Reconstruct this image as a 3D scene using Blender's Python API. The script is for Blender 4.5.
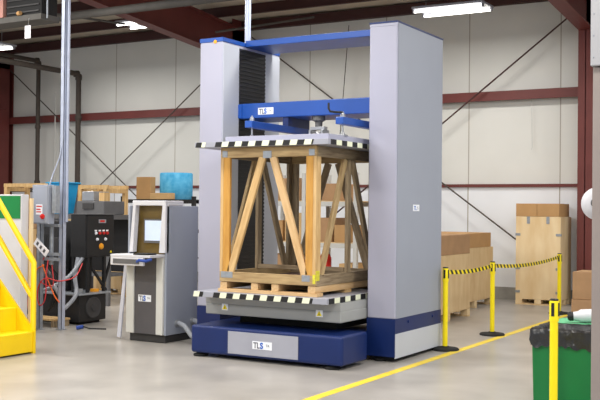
import bpy, math, random
from mathutils import Vector, Matrix
for o in list(bpy.data.objects): bpy.data.objects.remove(o)
random.seed(7)
sc = bpy.context.scene
col = sc.collection
R = math.radians

# ------------------------------------------------------------------ camera
cam_d = bpy.data.cameras.new('camera'); cam = bpy.data.objects.new('camera', cam_d); col.objects.link(cam)
cam_d.sensor_width = 36.0; cam_d.lens = 981 * 36 / 600; cam_d.clip_end = 200
yaw, pit, rol = R(30.14), R(.58), R(.579)
Fv = Vector((-math.sin(yaw)*math.cos(pit), math.cos(yaw)*math.cos(pit), math.sin(pit)))
Rv = Vector((math.cos(yaw), math.sin(yaw), 0)); Uv = Rv.cross(Fv)
R2 = Rv*math.cos(rol) + Uv*math.sin(rol); U2 = -Rv*math.sin(rol) + Uv*math.cos(rol)
mw = Matrix((R2, U2, -Fv)).transposed().to_4x4(); mw.translation = Vector((0, 0, 1.7))
cam.matrix_world = mw
sc.camera = cam

# ------------------------------------------------------------------ world, lights, exposure
w = bpy.data.worlds.new('world'); sc.world = w; w.use_nodes = True
bg = w.node_tree.nodes['Background']; bg.inputs[0].default_value = (.86, .92, 1.0, 1); bg.inputs[1].default_value = .5
sc.view_settings.view_transform = 'Standard'; sc.view_settings.look = 'None'
sc.view_settings.gamma = 1; sc.view_settings.use_curve_mapping = False
sc.view_settings.exposure = 0.36

def area(name, loc, sx, sy, e, color=(1, .97, .92), rot=(0, 0, 0)):
    d = bpy.data.lights.new(name, 'AREA'); d.shape = 'RECTANGLE'; d.size = sx; d.size_y = sy
    d.energy = e; d.color = color
    o = bpy.data.objects.new(name, d); o.location = loc; o.rotation_euler = rot; col.objects.link(o)
    return o
# rows of bay lamps hung under the roof, facing down
for yy, e in ((16.2, 62), (11.3, 80), (8.2, 108), (4.2, 125), (0.2, 110)):
    for xx in (-15.2, -10.8, -6.4, -1.5, 3.4):
        if yy == 16.2 and xx == 3.4: continue
        area('bay_lamp', (xx, yy, 5.15), 1.25, .55, e)

# ------------------------------------------------------------------ materials
def srgb(c):
    return tuple((v/255/12.92) if v/255 <= .04045 else ((v/255+.055)/1.055)**2.4 for v in c) + (1,)
def mat(name, c, rough=.6, metal=0, var=.06, scale=6, emit=0, spec=.4, stretch=None, bump=0, c2=None, detail=4):
    m = bpy.data.materials.new(name); m.use_nodes = True
    nt = m.node_tree; b = nt.nodes['Principled BSDF']
    b.inputs['Roughness'].default_value = rough; b.inputs['Metallic'].default_value = metal
    b.inputs['Specular IOR Level'].default_value = spec
    base = srgb(c)
    tc = nt.nodes.new('ShaderNodeTexCoord'); mp = nt.nodes.new('ShaderNodeMapping')
    nt.links.new(tc.outputs['Object'], mp.inputs[0])
    if stretch: mp.inputs['Scale'].default_value = stretch
    n = nt.nodes.new('ShaderNodeTexNoise'); n.inputs['Scale'].default_value = scale; n.inputs['Detail'].default_value = detail
    nt.links.new(mp.outputs[0], n.inputs['Vector'])
    r = nt.nodes.new('ShaderNodeValToRGB')
    r.color_ramp.elements[0].position = .3; r.color_ramp.elements[1].position = .7
    if c2:
        r.color_ramp.elements[0].color = srgb(c2); r.color_ramp.elements[1].color = base
    else:
        r.color_ramp.elements[0].color = tuple(min(1, v*(1-var)) for v in base[:3]) + (1,)
        r.color_ramp.elements[1].color = tuple(min(1, v*(1+var)) for v in base[:3]) + (1,)
    nt.links.new(n.outputs['Fac'], r.inputs[0]); nt.links.new(r.outputs[0], b.inputs['Base Color'])
    if bump:
        bp = nt.nodes.new('ShaderNodeBump'); bp.inputs['Strength'].default_value = bump; bp.inputs['Distance'].default_value = .02
        nt.links.new(n.outputs['Fac'], bp.inputs['Height']); nt.links.new(bp.outputs[0], b.inputs['Normal'])
    if emit:
        nt.links.new(r.outputs[0], b.inputs['Emission Color']); b.inputs['Emission Strength'].default_value = emit
    return m
M = {}
M['floor'] = mat('concrete_floor', (160, 156, 151), .3, var=.17, scale=1.5, spec=.5, detail=8)
M['concrete'] = mat('concrete_curb', (150, 148, 142), .8, var=.12, scale=5)
M['redsteel'] = mat('rust_red_steel', (106, 50, 46), .5, var=.08, scale=3)
M['reddark'] = mat('dark_red_purlin', (66, 36, 34), .6, var=.1, scale=3)
M['insul'] = mat('roof_insulation', (205, 195, 178), .6, var=.06, scale=2, bump=.5)
M['lav'] = mat('lavender_grey_paint', (166, 167, 186), .42, var=.02, scale=2, spec=.4)
M['grey'] = mat('blue_grey_paint', (148, 154, 168), .45, var=.02, scale=2)
M['lightgrey'] = mat('light_grey_paint', (190, 195, 205), .45, var=.02, scale=2)
M['platen'] = mat('platen_grey', (158, 160, 172), .4, var=.04, scale=5)
M['tablegrey'] = mat('table_grey', (160, 162, 162), .45, var=.03, scale=3)
M['blue'] = mat('machine_blue', (22, 74, 158), .38, var=.04, scale=3, spec=.5)
M['navy'] = mat('machine_navy', (12, 36, 92), .4, var=.08, scale=4, spec=.4)
M['black'] = mat('matte_black', (28, 28, 30), .55, var=.1, scale=5)
M['rubber'] = mat('rubber_black', (24, 24, 25), .75, var=.1)
M['plinth'] = mat('plinth_charcoal', (58, 57, 58), .6)
M['charcoal'] = mat('charcoal_panel', (82, 80, 84), .5, var=.04)
M['white'] = mat('white_paint', (202, 202, 208), .45, var=.02)
M['offwhite'] = mat('off_white_paint', (198, 198, 194), .5, var=.03)
M['label'] = mat('label_white', (235, 238, 245), .4, var=.01)
M['stripe'] = mat('tape_pale_yellow', (230, 234, 208), .5, var=.03)
M['yellow'] = mat('safety_yellow', (246, 224, 18), .4, var=.03, spec=.4)
M['floorline'] = mat('floor_yellow', (240, 214, 66), .5, c2=(222, 190, 60), scale=5)
M['stairyellow'] = mat('stair_yellow', (242, 204, 12), .38, var=.03, spec=.45)
M['galv'] = mat('galvanised_steel', (158, 164, 172), .38, metal=.5, var=.12, scale=25)
M['conduit'] = mat('pale_conduit', (176, 184, 204), .35, metal=.3, var=.06, scale=12)
M['darkpipe'] = mat('dark_pipe', (74, 66, 60), .7, metal=0, var=.12)
M['midpipe'] = mat('grey_pipe', (84, 82, 79), .75, metal=0, var=.1)
M['steel'] = mat('steel', (170, 172, 176), .3, metal=.7, var=.08)
M['ply'] = mat('plywood', (234, 212, 172), .65, c2=(220, 190, 142), scale=1.5, stretch=(3.5, 3.5, 1), detail=6)
M['ply2'] = mat('plywood_tan', (222, 196, 152), .65, c2=(206, 174, 128), scale=2.2, stretch=(3, 3, 1), detail=6)  # slightly darker plywood tone for low crates, bottom boards and rack shelves
M['card'] = mat('cardboard', (184, 144, 96), .8, var=.06, scale=4)
M['card2'] = mat('cardboard_brown', (170, 134, 98), .8, var=.1, scale=4)
M['card3'] = mat('cardboard_tan', (204, 168, 118), .8, var=.07, scale=4)
M['greenbin'] = mat('green_plastic', (18, 112, 56), .4, var=.05)
M['greenlid'] = mat('green_lid', (92, 176, 128), .45, var=.05)
M['bag'] = mat('black_bag', (14, 14, 18), .28, var=.2, scale=14, spec=.8, bump=.6)
M['greenpanel'] = mat('green_panel', (14, 122, 60), .5, var=.04)
M['cyan'] = mat('cyan_plastic', (24, 160, 214), .5, c2=(18, 132, 190), scale=5)
M['foam'] = mat('blue_foam', (110, 196, 236), .85, c2=(58, 162, 214), scale=9)
M['darkgrey'] = mat('dark_grey', (92, 92, 94), .6, var=.08)
M['brownglass'] = mat('brown_glass', (112, 92, 48), .25, c2=(84, 68, 40), scale=3, spec=.5)
M['red'] = mat('red_plastic', (206, 40, 34), .45)
M['redhose'] = mat('red_hose', (196, 50, 54), .5)
M['orange'] = mat('orange_plastic', (238, 108, 34), .5)
M['amber'] = mat('amber_knob', (234, 160, 40), .4)
M['greyhose'] = mat('grey_flexible_hose', (146, 150, 158), .45, var=.1, scale=60)
M['bluecloth'] = mat('blue_cloth', (40, 70, 150), .7, var=.15)
M['ltblue'] = mat('logo_blue', (30, 96, 190), .5, var=.01)
M['lgrey'] = mat('logo_grey', (96, 98, 110), .5, var=.01)
M['pink'] = mat('pinkish_panel', (176, 128, 118), .6)
M['taupe'] = mat('taupe_paint', (142, 132, 128), .6, var=.03)
M['postgrey'] = mat('grey_box_paint', (160, 160, 164), .55, var=.02)
M['plasticsheet'] = mat('pale_plastic', (200, 202, 214), .35, var=.04)
M['paper'] = mat('paper_label', (238, 236, 240), .6, var=.01)
M['screen'] = mat('screen_glow', (188, 202, 228), .3, var=.05, scale=4, emit=.22)
M['tube'] = mat('fluorescent_tube', (255, 253, 245), .4, var=0, emit=5)
M['deck'] = mat('deck_board', (98, 78, 76), .6, var=.12, scale=5)
def wood(name, a, b):
    return mat(name, a, .62, c2=b, scale=2.6, stretch=(12, 12, 1.5), detail=7)
WD = [wood('pine_golden', (212, 166, 98), (194, 144, 76)), wood('pine_pale', (216, 184, 132), (186, 148, 96)),
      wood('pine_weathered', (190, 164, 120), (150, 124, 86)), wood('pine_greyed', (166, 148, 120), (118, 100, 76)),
      wood('pine_amber', (206, 156, 76), (182, 130, 58)), wood('pine_pinkish', (218, 186, 142), (196, 158, 108))]
M['paintspot'] = mat('yellow_paint_mark', (226, 220, 60), .6, c2=(190, 180, 60), scale=30)

def wall_mat(name, c, seams):
    m = mat(name, c, .55, var=.025, scale=1.2, bump=.25)
    if seams:
        nt = m.node_tree; b = nt.nodes['Principled BSDF']
        src = b.inputs['Base Color'].links[0].from_socket
        tc = nt.nodes.new('ShaderNodeTexCoord'); sx = nt.nodes.new('ShaderNodeSeparateXYZ')
        nt.links.new(tc.outputs['Object'], sx.inputs[0])
        a = nt.nodes.new('ShaderNodeMath'); a.operation = 'MULTIPLY_ADD'; a.inputs[1].default_value = 1/1.83; a.inputs[2].default_value = 6.93/1.83 + 40
        f = nt.nodes.new('ShaderNodeMath'); f.operation = 'FRACT'
        l = nt.nodes.new('ShaderNodeMath'); l.operation = 'LESS_THAN'; l.inputs[1].default_value = .012
        nt.links.new(sx.outputs[0], a.inputs[0]); nt.links.new(a.outputs[0], f.inputs[0]); nt.links.new(f.outputs[0], l.inputs[0])
        mx = nt.nodes.new('ShaderNodeMix'); mx.data_type = 'RGBA'; mx.inputs[7].default_value = srgb((168, 162, 152))
        nt.links.new(l.outputs[0], mx.inputs[0]); nt.links.new(src, mx.inputs[6]); nt.links.new(mx.outputs[2], b.inputs['Base Color'])
    return m
M['wallup'] = wall_mat('wall_insulation_facing', (218, 218, 213), True)
M['walllow'] = wall_mat('wall_liner_white', (232, 235, 240), True)

# ------------------------------------------------------------------ mesh helpers
class MB:
    def __init__(s): s.v = []; s.f = []; s.mi = []
    def add(s, vs, fs, mi=0):
        k = len(s.v); s.v += [Vector(v) for v in vs]; s.f += [[i+k for i in f] for f in fs]; s.mi += [mi]*len(fs); return s
    def box(s, x0, x1, y0, y1, z0, z1, mi=0, M4=None):
        vs = [Vector((x, y, z)) for z in (z0, z1) for x, y in ((x0, y0), (x1, y0), (x1, y1), (x0, y1))]
        if M4: vs = [M4 @ v for v in vs]
        return s.add(vs, [(0, 3, 2, 1), (4, 5, 6, 7), (0, 1, 5, 4), (1, 2, 6, 5), (2, 3, 7, 6), (3, 0, 4, 7)], mi)
    def bar(s, p, q, wd, th, side, mi=0):
        """board from p to q; wd along 'side' direction, th across"""
        p, q = Vector(p), Vector(q); a = (q-p).normalized(); sd = Vector(side); sd = (sd - a*sd.dot(a)).normalized(); n = a.cross(sd)
        vs = []
        for c in (p, q):
            for i, j in ((-1, -1), (1, -1), (1, 1), (-1, 1)): vs.append(c + sd*(wd/2*i) + n*(th/2*j))
        return s.add(vs, [(0, 3, 2, 1), (4, 5, 6, 7), (0, 1, 5, 4), (1, 2, 6, 5), (2, 3, 7, 6), (3, 0, 4, 7)], mi)
    def tube(s, pts, r, n=10, mi=0, cap=True):
        pts = [Vector(p) for p in pts]; k0 = []; rs = r if isinstance(r, (list, tuple)) else [r]*len(pts)
        prev = None; vs = []; fs = []
        for i, p in enumerate(pts):
            a = (pts[min(i+1, len(pts)-1)] - pts[max(i-1, 0)]).normalized()
            if prev is None: u = a.orthogonal().normalized()
            else: u = (prev - a*prev.dot(a)).normalized()
            prev = u; v2 = a.cross(u)
            for k in range(n):
                t = 2*math.pi*k/n; vs.append(p + (u*math.cos(t) + v2*math.sin(t))*rs[i])
        for i in range(len(pts)-1):
            for k in range(n): fs.append((i*n+k, i*n+(k+1) % n, (i+1)*n+(k+1) % n, (i+1)*n+k))
        if cap: fs.append(tuple(reversed(range(n)))); fs.append(tuple(range((len(pts)-1)*n, len(pts)*n)))
        return s.add(vs, fs, mi)
    def lathe(s, c, prof, n=24, mi=0, axis='z'):
        vs = []; fs = []; c = Vector(c)
        for r, h in prof:
            for k in range(n):
                t = 2*math.pi*k/n; a, b = r*math.cos(t), r*math.sin(t)
                vs.append(c + (Vector((a, b, h)) if axis == 'z' else Vector((h, a, b)) if axis == 'x' else Vector((b, h, a))))
        for i in range(len(prof)-1):
            for k in range(n): fs.append((i*n+k, i*n+(k+1) % n, (i+1)*n+(k+1) % n, (i+1)*n+k))
        fs.append(tuple(reversed(range(n)))); fs.append(tuple(range((len(prof)-1)*n, len(prof)*n)))
        return s.add(vs, fs, mi)
    def prism(s, poly, axis, a, b, mi=0):
        """extrude 2D polygon along axis from a to b. axis 'x': poly=(y,z); 'y': poly=(x,z); 'z': poly=(x,y)"""
        n = len(poly)
        def P(p, t): return (t, p[0], p[1]) if axis == 'x' else (p[0], t, p[1]) if axis == 'y' else (p[0], p[1], t)
        vs = [P(p, a) for p in poly] + [P(p, b) for p in poly]
        fs = [tuple(range(n)), tuple(reversed(range(n, 2*n)))] + [(i, i+n, (i+1) % n+n, (i+1) % n) for i in range(n)]
        return s.add(vs, fs, mi)
    def build(s, name, m, parent=None, bevel=0, smooth=False, origin=None, seg=2):
        me = bpy.data.meshes.new(name)
        if parent is not None: org = WL[parent.name]
        elif origin is not None: org = Vector(origin)
        else:
            xs = [v.x for v in s.v]; ys = [v.y for v in s.v]; zs = [v.z for v in s.v]
            org = Vector(((min(xs)+max(xs))/2, (min(ys)+max(ys))/2, min(zs)))
        me.from_pydata([tuple(v-org) for v in s.v], [], s.f)
        ms = m if isinstance(m, (list, tuple)) else [m]
        for k in ms: me.materials.append(k)
        for p, i in zip(me.polygons, s.mi): p.material_index = i; p.use_smooth = smooth
        import bmesh
        bm = bmesh.new(); bm.from_mesh(me); bmesh.ops.recalc_face_normals(bm, faces=bm.faces); bm.to_mesh(me); bm.free()
        if smooth:
            try: me.set_sharp_from_angle(angle=R(40))
            except Exception: pass
        o = bpy.data.objects.new(name, me); col.objects.link(o)
        if parent is not None: o.parent = parent; WL[o.name] = org
        else: o.location = org; WL[o.name] = org
        if bevel:
            b = o.modifiers.new('bevel', 'BEVEL'); b.width = bevel; b.segments = seg; b.limit_method = 'ANGLE'; b.angle_limit = R(40)
        return o
WL = {}
def tag(o, label=None, cat=None, group=None, kind=None):
    if label: o['label'] = label
    if cat: o['category'] = cat
    if group: o['group'] = group
    if kind: o['kind'] = kind
    return o
def thing(name, loc, label, cat, group=None):
    o = bpy.data.objects.new(name, None); col.objects.link(o); o.location = loc; o.empty_display_size = .1
    WL[o.name] = Vector(loc); return tag(o, label, cat, group)
def struct(mb, name, m, **k):
    return tag(mb.build(name, m, **k), kind='structure')
def B(*a): return MB().box(*a)
def copy_tree(o, loc, label, parent=None):
    c = o.copy(); col.objects.link(c)
    if parent is None: c.location = loc; c['label'] = label
    else: c.parent = parent
    for ch in list(o.children): copy_tree(ch, None, None, c)
    return c
def text(s, size, p, facing, m, parent, name='lettering', depth=.0015, bold=.0, sx=1.0):
    """flat lettering, p = lower-left corner, on a face looking to -Y ('y') or +X ('x')"""
    cu = bpy.data.curves.new('t', 'FONT'); cu.body = s; cu.size = size; cu.extrude = depth; cu.offset = bold
    t = bpy.data.objects.new('t', cu); col.objects.link(t)
    dg = bpy.context.evaluated_depsgraph_get(); me = bpy.data.meshes.new_from_object(t.evaluated_get(dg))
    bpy.data.objects.remove(t)
    org = WL[parent.name]; p = Vector(p)
    for v in me.vertices:
        x, y, z = v.co; x *= sx
        q = Vector((p.x+x, p.y-z, p.z+y)) if facing == 'y' else Vector((p.x+z, p.y+x, p.z+y))
        v.co = q-org
    me.materials.clear(); me.materials.append(m); me.name = name
    o = bpy.data.objects.new(name, me); col.objects.link(o); o.parent = parent; WL[o.name] = org
    return o

# ------------------------------------------------------------------ building shell
WY = 18.6
struct(B(-24, 8, -6, WY+.3, -.2, 0), 'floor', M['floor'], origin=(0, 0, 0))
struct(B(-24, 8, WY, WY+.2, 2.2, 6.0), 'wall_back', M['wallup'], origin=(0, WY, 0))
struct(B(-24, 8, WY-.02, WY+.2, 0, 2.2), 'wall_back', M['walllow'], origin=(0, WY, 0))
struct(B(-24, 8, WY-.09, WY-.02, 0, .24), 'baseboard_back', M['concrete'])
rz = lambda y: 5.98 + .083*(WY-y)
struct(MB().prism([(WY+.2, rz(WY+.2)), (WY+.2, rz(WY+.2)+.1), (-4, rz(-4)+.1), (-4, rz(-4))], 'x', -24, 8), 'ceiling', M['insul'])
# horizontal wall girts and eave strut
struct(B(-24, 8, WY-.2, WY-.003, 4.03, 4.05).box(-24, 8, WY-.2, WY-.185, 3.87, 4.029).box(-24, 8, WY-.184, WY-.12, 3.87, 3.885), 'trim_1', M['redsteel'])
struct(B(-24, 8, WY-.07, WY-.021, 2.185, 2.245), 'trim_2', M['redsteel'])
struct(B(-24, 8, WY-.14, WY-.003, 5.745, 5.95), 'trim_3', M['reddark'])
for i, y in enumerate((17.46, 16.0, 14.6, 13.2, 11.8, 10.4, 9.0)):
    z = rz(y)-.005
    struct(B(-24, 8, y-.01, y+.01, z-.21, z).box(-24, 8, y-.08, y, z-.22, z-.2).box(-24, 8, y, y+.08, z-.02, z), 'trim_%d' % (i+4), M['reddark'])
# portal frames: column + rafter with haunch; each an I section
def frame(n, X, m):
    xa, xb = X-.135, X+.135
    yf = 18.1
    mb = MB()
    mb.box(xa, xb, yf, yf+.02, 0, 5.07)                         # inner flange of column
    mb.box(xa, xb, WY-.03, WY-.005, 0, 5.95)
    mb.box(X-.008, X+.008, yf, WY-.01, 0, 5.95)                  # column web
    ye = 4.0; s = .085
    z0 = 5.05; z1 = z0 + s*(yf-ye)
    mb.prism([(yf+.02, z0), (yf+.02, z0+.025), (ye, z1+.025), (ye, z1)], 'x', xa, xb)      # bottom flange
    mb.prism([(WY-.02, z0+.02), (WY-.02, rz(WY)-.24), (ye, rz(ye)-.24), (ye, z1), (yf, z0)], 'x', X-.008, X+.008)
    mb.prism([(WY-.23, rz(WY)-.27), (WY-.23, rz(WY)-.24), (ye, rz(ye)-.24), (ye, rz(ye)-.27)], 'x', xa, xb)
    struct(mb, 'trim_%d' % n, m)
for n, X in ((20, -19.72), (21, -12.30), (22, -4.50), (23, 3.2)): frame(n, X, M['redsteel'])
# left column seen broadside: deep tapered column web
struct(B(-19.52, -19.5, 17.3, WY-.23, 0, 5.3).box(-19.53, -19.48, 17.28, 17.31, 0, 5.3).box(-19.51, -19.47, 17.3, 18.3, 4.25, 4.3), 'trim_24', M['redsteel'])
# cross-brace rods on the wall
def rod(name, p, q, r, label, m=M['reddark']):
    o = MB().tube([p, q], r*.8, 8).build(name, m); return tag(o, label, 'brace rod')
rod('brace_rod', (-19.4, 18.3, 5.26), (-12.6, 18.3, .03), .018, 'thin dark brace rod falling left to right across the wall behind the tall grey post', M['darkpipe'])
rod('brace_rod', (-19.1, 18.25, .05), (-12.6, 18.25, 5.06), .018, 'thin dark brace rod rising left to right above the blue foam roll', M['darkpipe'])
rod('brace_rod', (-11.6, 18.25, .2), (-4.70, 18.25, 5.46), .02, 'dark brace rod rising to the right frame haunch, right of the grey machine column')
rod('brace_rod', (-11.9, 18.3, 5.53), (-4.9, 18.3, .5), .02, 'dark brace rod falling towards the tall plywood crate', M['darkpipe'])

# yellow floor stripe, orange mark
tag(B(-4.385, -4.285, 2, 17.3, .0005, .003).build('floor_stripe', M['floorline']), 'long yellow painted stripe along the concrete floor under the barrier posts', 'floor marking')
tag(MB().prism([(-3.62, 12.35), (-3.42, 12.32), (-3.38, 12.5), (-3.55, 12.56)], 'z', .0005, .002).build('floor_mark', mat('faded_orange_paint', (214, 168, 146), .6, c2=(190, 172, 160), scale=9)), 'small faded orange mark on the concrete floor left of the green bin', 'floor marking')

# ------------------------------------------------------------------ compression test machine
mc = thing('testing_machine', (-5.9, 10.3, 0), 'large grey and blue two-column compression testing machine holding a wooden crate', 'machine')
def column(x0, x1, right):
    y0, y1, H = 10.04, 11.39, 3.84
    zb = .485
    fr = B(x0, x1, y0, y1, zb, H-.05).build('column', M['lav'], mc, bevel=.012)
    B(x0-.004, x1+.004, y0-.004, y1+.004, H-.05 if not right else H-.02, H).build('top_trim', M['blue'] if not right else M['navy'], fr)
    if right: B(x0, x1, y0, y1, H-.051, H-.021).build('cap', M['lav'], fr)
    B(x0-.003, x1+.003, y0-.003, y1+.003, .32, zb+.002).build('band', M['navy'], fr)
    B(x0-.002, x1-.0, y0-.002, y0+.25, .06, .32).box(x0, x1-.012, y0+.2, y1-.01, .06, .32).build('base_cover', M['navy'], fr)
    B(x0+.03, x1-.03, y0+.05, y1-.04, .012, .06).build('plinth', M['rubber'], fr)
    return fr
cl = column(-7.305, -6.96, False)
cr = column(-4.932, -4.585, True)
B(-4.59, -4.578, 10.045, 11.385, .045, .32).build('kick_panel', M['lightgrey'], cr)
B(-4.585, -4.5795, 10.06, 11.375, .49, 3.815).build('side_panel', M['grey'], cr)
for y in (10.4, 11.12): MB().lathe((-4.582, y, .43), [(.018, 0), (.018, .008), (.01, .012)], 12, axis='x').build('bolt', M['navy'], cr)
B(-6.963, -6.954, 10.05, 10.40, .49, 3.77).build('front_panel', M['lightgrey'], cl)
B(-6.963, -6.954, 11.02, 11.385, .49, 3.77).build('rear_panel', M['lightgrey'], cl)
# black bellows of the crosshead slot: many pleats
bl = MB()
z = .5
while z < 3.74:
    bl.prism([(10.40, z), (11.02, z), (11.02, z+.024), (10.40, z+.024)], 'x', -6.962, -6.957)
    bl.prism([(10.40, z+.024), (11.02, z+.024), (11.02, z+.05), (10.40, z+.05)], 'x', -6.962, -6.948)
    z += .05
tag(bl.build('bellows', mat('bellows_black', (30, 31, 35), .5, var=.1, spec=.4), cl), 'black pleated bellows')
tag(B(-4.94, -4.931, 10.42, 11.02, .5, 3.7).build('bellows', M['black'], cr), 'black pleated bellows')
MB().lathe((-7.073, 10.036, 3.79), [(.024, 0), (.024, -.004)], 16, axis='y').build('warning_dot', M['amber'], cl)
B(-6.96, -4.93, 10.55, 11.2, 3.79, 3.87).build('top_beam', M['blue'], mc, bevel=.006)
# crosshead
ch = B(-6.955, -4.935, 10.4, 11.0, 2.85, 3.04).build('crosshead', M['blue'], mc, bevel=.01)
B(-6.965, -6.9, 10.385, 10.405, 2.86, 3.03).build('end_plate', M['blue'], ch)
for x in (-6.27, -5.07):
    B(x-.05, x+.05, 9.58, 10.95, 2.655, 2.735).build('arm', M['blue'], ch, bevel=.006)
    B(x-.04, x+.04, 10.42, 10.95, 2.735, 2.852).build('hanger', M['navy'], ch)
    s = MB().tube([(x, 9.66, 2.526), (x, 9.66, 2.80)], .011, 12); s.lathe((x, 9.66, 2.526), [(.06, 0), (.06, .012), (.025, .02), (.022, .04), (.011, .05)], 16)
    s.lathe((x, 9.66, 2.735), [(.03, 0), (.03, .03), (.02, .035), (.018, .05)], 12)
    s.build('levelling_screw', M['steel'], ch, smooth=True)
MB().tube([(-5.19, 9.55, 2.89), (-5.19, 9.55, 2.83), (-5.17, 9.55, 2.795), (-5.12, 9.58, 2.787), (-5.07, 9.66, 2.79)], .013, 10).build('crank_handle', M['black'], ch, smooth=True)
# load cell
lc = MB().lathe((-5.84, 10.5, 2.53), [(.08, 0), (.08, .07), (.05, .09), (.04, .13)], 20)
lc = lc.build('load_cell', M['steel'], mc, smooth=True)
B(-5.94, -5.91, 10.42, 10.58, 2.53, 2.68).box(-5.77, -5.74, 10.42, 10.58, 2.53, 2.68).box(-5.94, -5.74, 10.46, 10.54, 2.68, 2.72).build('yoke', M['steel'], lc, bevel=.004)
MB().lathe((-5.84, 10.5, 2.72), [(.045, 0), (.045, .06), (.08, .075), (.08, .13)], 20).build('swivel', M['darkgrey'], lc, smooth=True)
# platens with hazard tape
PX0, PX1, PY0 = -6.735, -4.985, 9.175
up = B(PX0, PX1, PY0, 10.95, 2.405, 2.465).build('upper_platen', M['platen'], mc, bevel=.003)
B(-6.37, -5.03, 9.26, 10.9, 2.466, 2.527).build('backing_plate', M['lav'], up, bevel=.003)
lo = B(PX0, PX1, PY0, 10.95, .692, .755).build('lower_platen', M['platen'], mc, bevel=.003)
def tape(x_cols, y_cols, z0, z1, par):
    t = .008
    def fin(mb): return tag(mb.build('hazard_tape', [M['black'], M['stripe']], par), 'black and pale yellow hazard tape')
    for grp in (x_cols[:2], x_cols[2:]):
        mb = MB()
        for a, b, k in grp:
            mb.add([(a-t, PY0-.003, z0), (b-t, PY0-.003, z0), (b+t, PY0-.003, z1), (a+t, PY0-.003, z1),
                    (a-t, PY0+.001, z0), (b-t, PY0+.001, z0), (b+t, PY0+.001, z1), (a+t, PY0+.001, z1)],
                   [(0, 1, 2, 3), (7, 6, 5, 4), (0, 4, 5, 1), (3, 2, 6, 7), (0, 3, 7, 4), (1, 5, 6, 2)], k)
        fin(mb)
    mb = MB()
    for a, b, k in y_cols: mb.box(PX1-.001, PX1+.003, a, b, z0, z1, k)
    fin(mb)
def cols(start, end, first, wd=.09):
    r = []; x = start; k = first
    while x < end-.02:
        r.append((x, min(x+wd, end), k)); x += wd; k = 1-k
    return r
tape([(-6.72, -6.64, 0), (-6.64, -6.59, 1)] + cols(-6.45, -5.17, 0), cols(9.23, 10.5, 0, .125), 2.407, 2.463, up)
tape([(-6.73, -6.65, 1), (-6.65, -6.60, 0)] + cols(-6.455, -5.16, 0), cols(9.22, 10.4, 0, .125), .694, .753, lo)
tb = B(-6.735, -4.945, 9.42, 10.75, .475, .60).build('table_body', M['tablegrey'], mc, bevel=.012)
B(-6.735, -4.95, 9.425, 10.75, .60, .69).build('table_skirt', M['tablegrey'], tb)
B(-6.5, -5.2, 9.8, 10.6, .353, .475).build('scissor_lift', M['rubber'], tb)
for x in (-6.50, -5.25):
    wl = B(x, x+.085, 9.412, 9.4195, .53, .605).build('warning_sticker', M['label'], tb)
    MB().prism([(x+.008, .54), (x+.077, .54), (x+.0425, .598)], 'y', 9.410, 9.413).build('triangle', M['yellow'], wl)
    MB().prism([(x+.035, .548), (x+.05, .548), (x+.0425, .578)], 'y', 9.4085, 9.4105).build('symbol', M['black'], wl)
# base with rounded corners, top bevel
bs = B(-6.785, -4.805, 9.2, 9.8, .045, .362).build('base', M['navy'], mc, bevel=.03, seg=4)
B(-6.955, -4.935, 9.801, 11.3, .055, .33).build('rear_base', M['navy'], mc)
B(-6.26, -5.345, 9.192, 9.201, .075, .325).build('front_plate', M['platen'], bs)
for x in (-6.70, -4.97):
    for y in (9.29, 10.5):
        MB().lathe((x, y, 0), [(.085, 0), (.09, .02), (.08, .028), (.05, .03), (.05, .056 if y > 10 else .046)], 24).build('foot', M['rubber'], mc, smooth=True)
for x in (-7.2, -7.05, -4.8): MB().lathe((x, 10.12, 0), [(.07, 0), (.07, .03), (.04, .035), (.04, .06)], 20).build('foot', M['rubber'], mc, smooth=True)
def logo(parent, x, y, z, w_, h):
    lb = tag(B(x, x+w_, y-.003, y, z, z+h).build('logo_label', M['label'], parent), 'white TLS label')
    text('TL', h*1.05, (x+w_*.06, y-.0035, z+h*.13), 'y', M['lgrey'], lb, bold=.0022, sx=.8)
    text('S', h*1.05, (x+w_*.40, y-.0035, z+h*.13), 'y', M['ltblue'], lb, bold=.004, sx=.9)
    text('TA', h*.4, (x+w_*.7, y-.0035, z+h*.4), 'y', M['lgrey'], lb)
    return lb
logo(mc, -5.93, 9.192, .15, .255, .088)
logo(mc, -6.66, 10.4, 2.893, .225, .085)
st = B(-4.5795, -4.577, 10.50, 10.68, 1.70, 1.775).build('logo_label', M['label'], mc)
text('TL', .07, (-4.5768, 10.52, 1.712), 'x', M['ltblue'], st, bold=.001)
text('S', .05, (-4.5768, 10.62, 1.72), 'x', M['lgrey'], st)

# ------------------------------------------------------------------ wooden crate frame in the machine
cx0, cx1, cy0, cy1 = -6.44, -5.18, 9.27, 10.85
cz = .756; zt = 2.404
cr8 = thing('crate_frame', (-5.81, 10.06, cz), 'open wooden crate frame with A-shaped braces clamped between the machine platens', 'crate')
# grain runs along each board: build boards along local z so the stretched noise follows
def board(name, p, q, wd, th, side, m, par=cr8, bev=.003):
    p, q = Vector(p), Vector(q); a = (q-p); L = a.length; a.normalize(); sd = Vector(side); sd = (sd-a*sd.dot(a)).normalized(); n = a.cross(sd)
    mb = MB().box(-wd/2, wd/2, -th/2, th/2, 0, L)
    me = bpy.data.meshes.new(name); me.from_pydata([tuple(v) for v in mb.v], [], mb.f); me.materials.append(m)
    o = bpy.data.objects.new(name, me); col.objects.link(o); o.parent = par
    mt = Matrix((sd, n, a)).transposed().to_4x4(); mt.translation = p - WL[par.name]
    o.matrix_local = mt
    b = o.modifiers.new('bevel', 'BEVEL'); b.width = bev; b.segments = 2
    WL[o.name] = p
    return o
X, Y, Z = Vector((1, 0, 0)), Vector((0, 1, 0)), Vector((0, 0, 1))
T = .038
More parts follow.
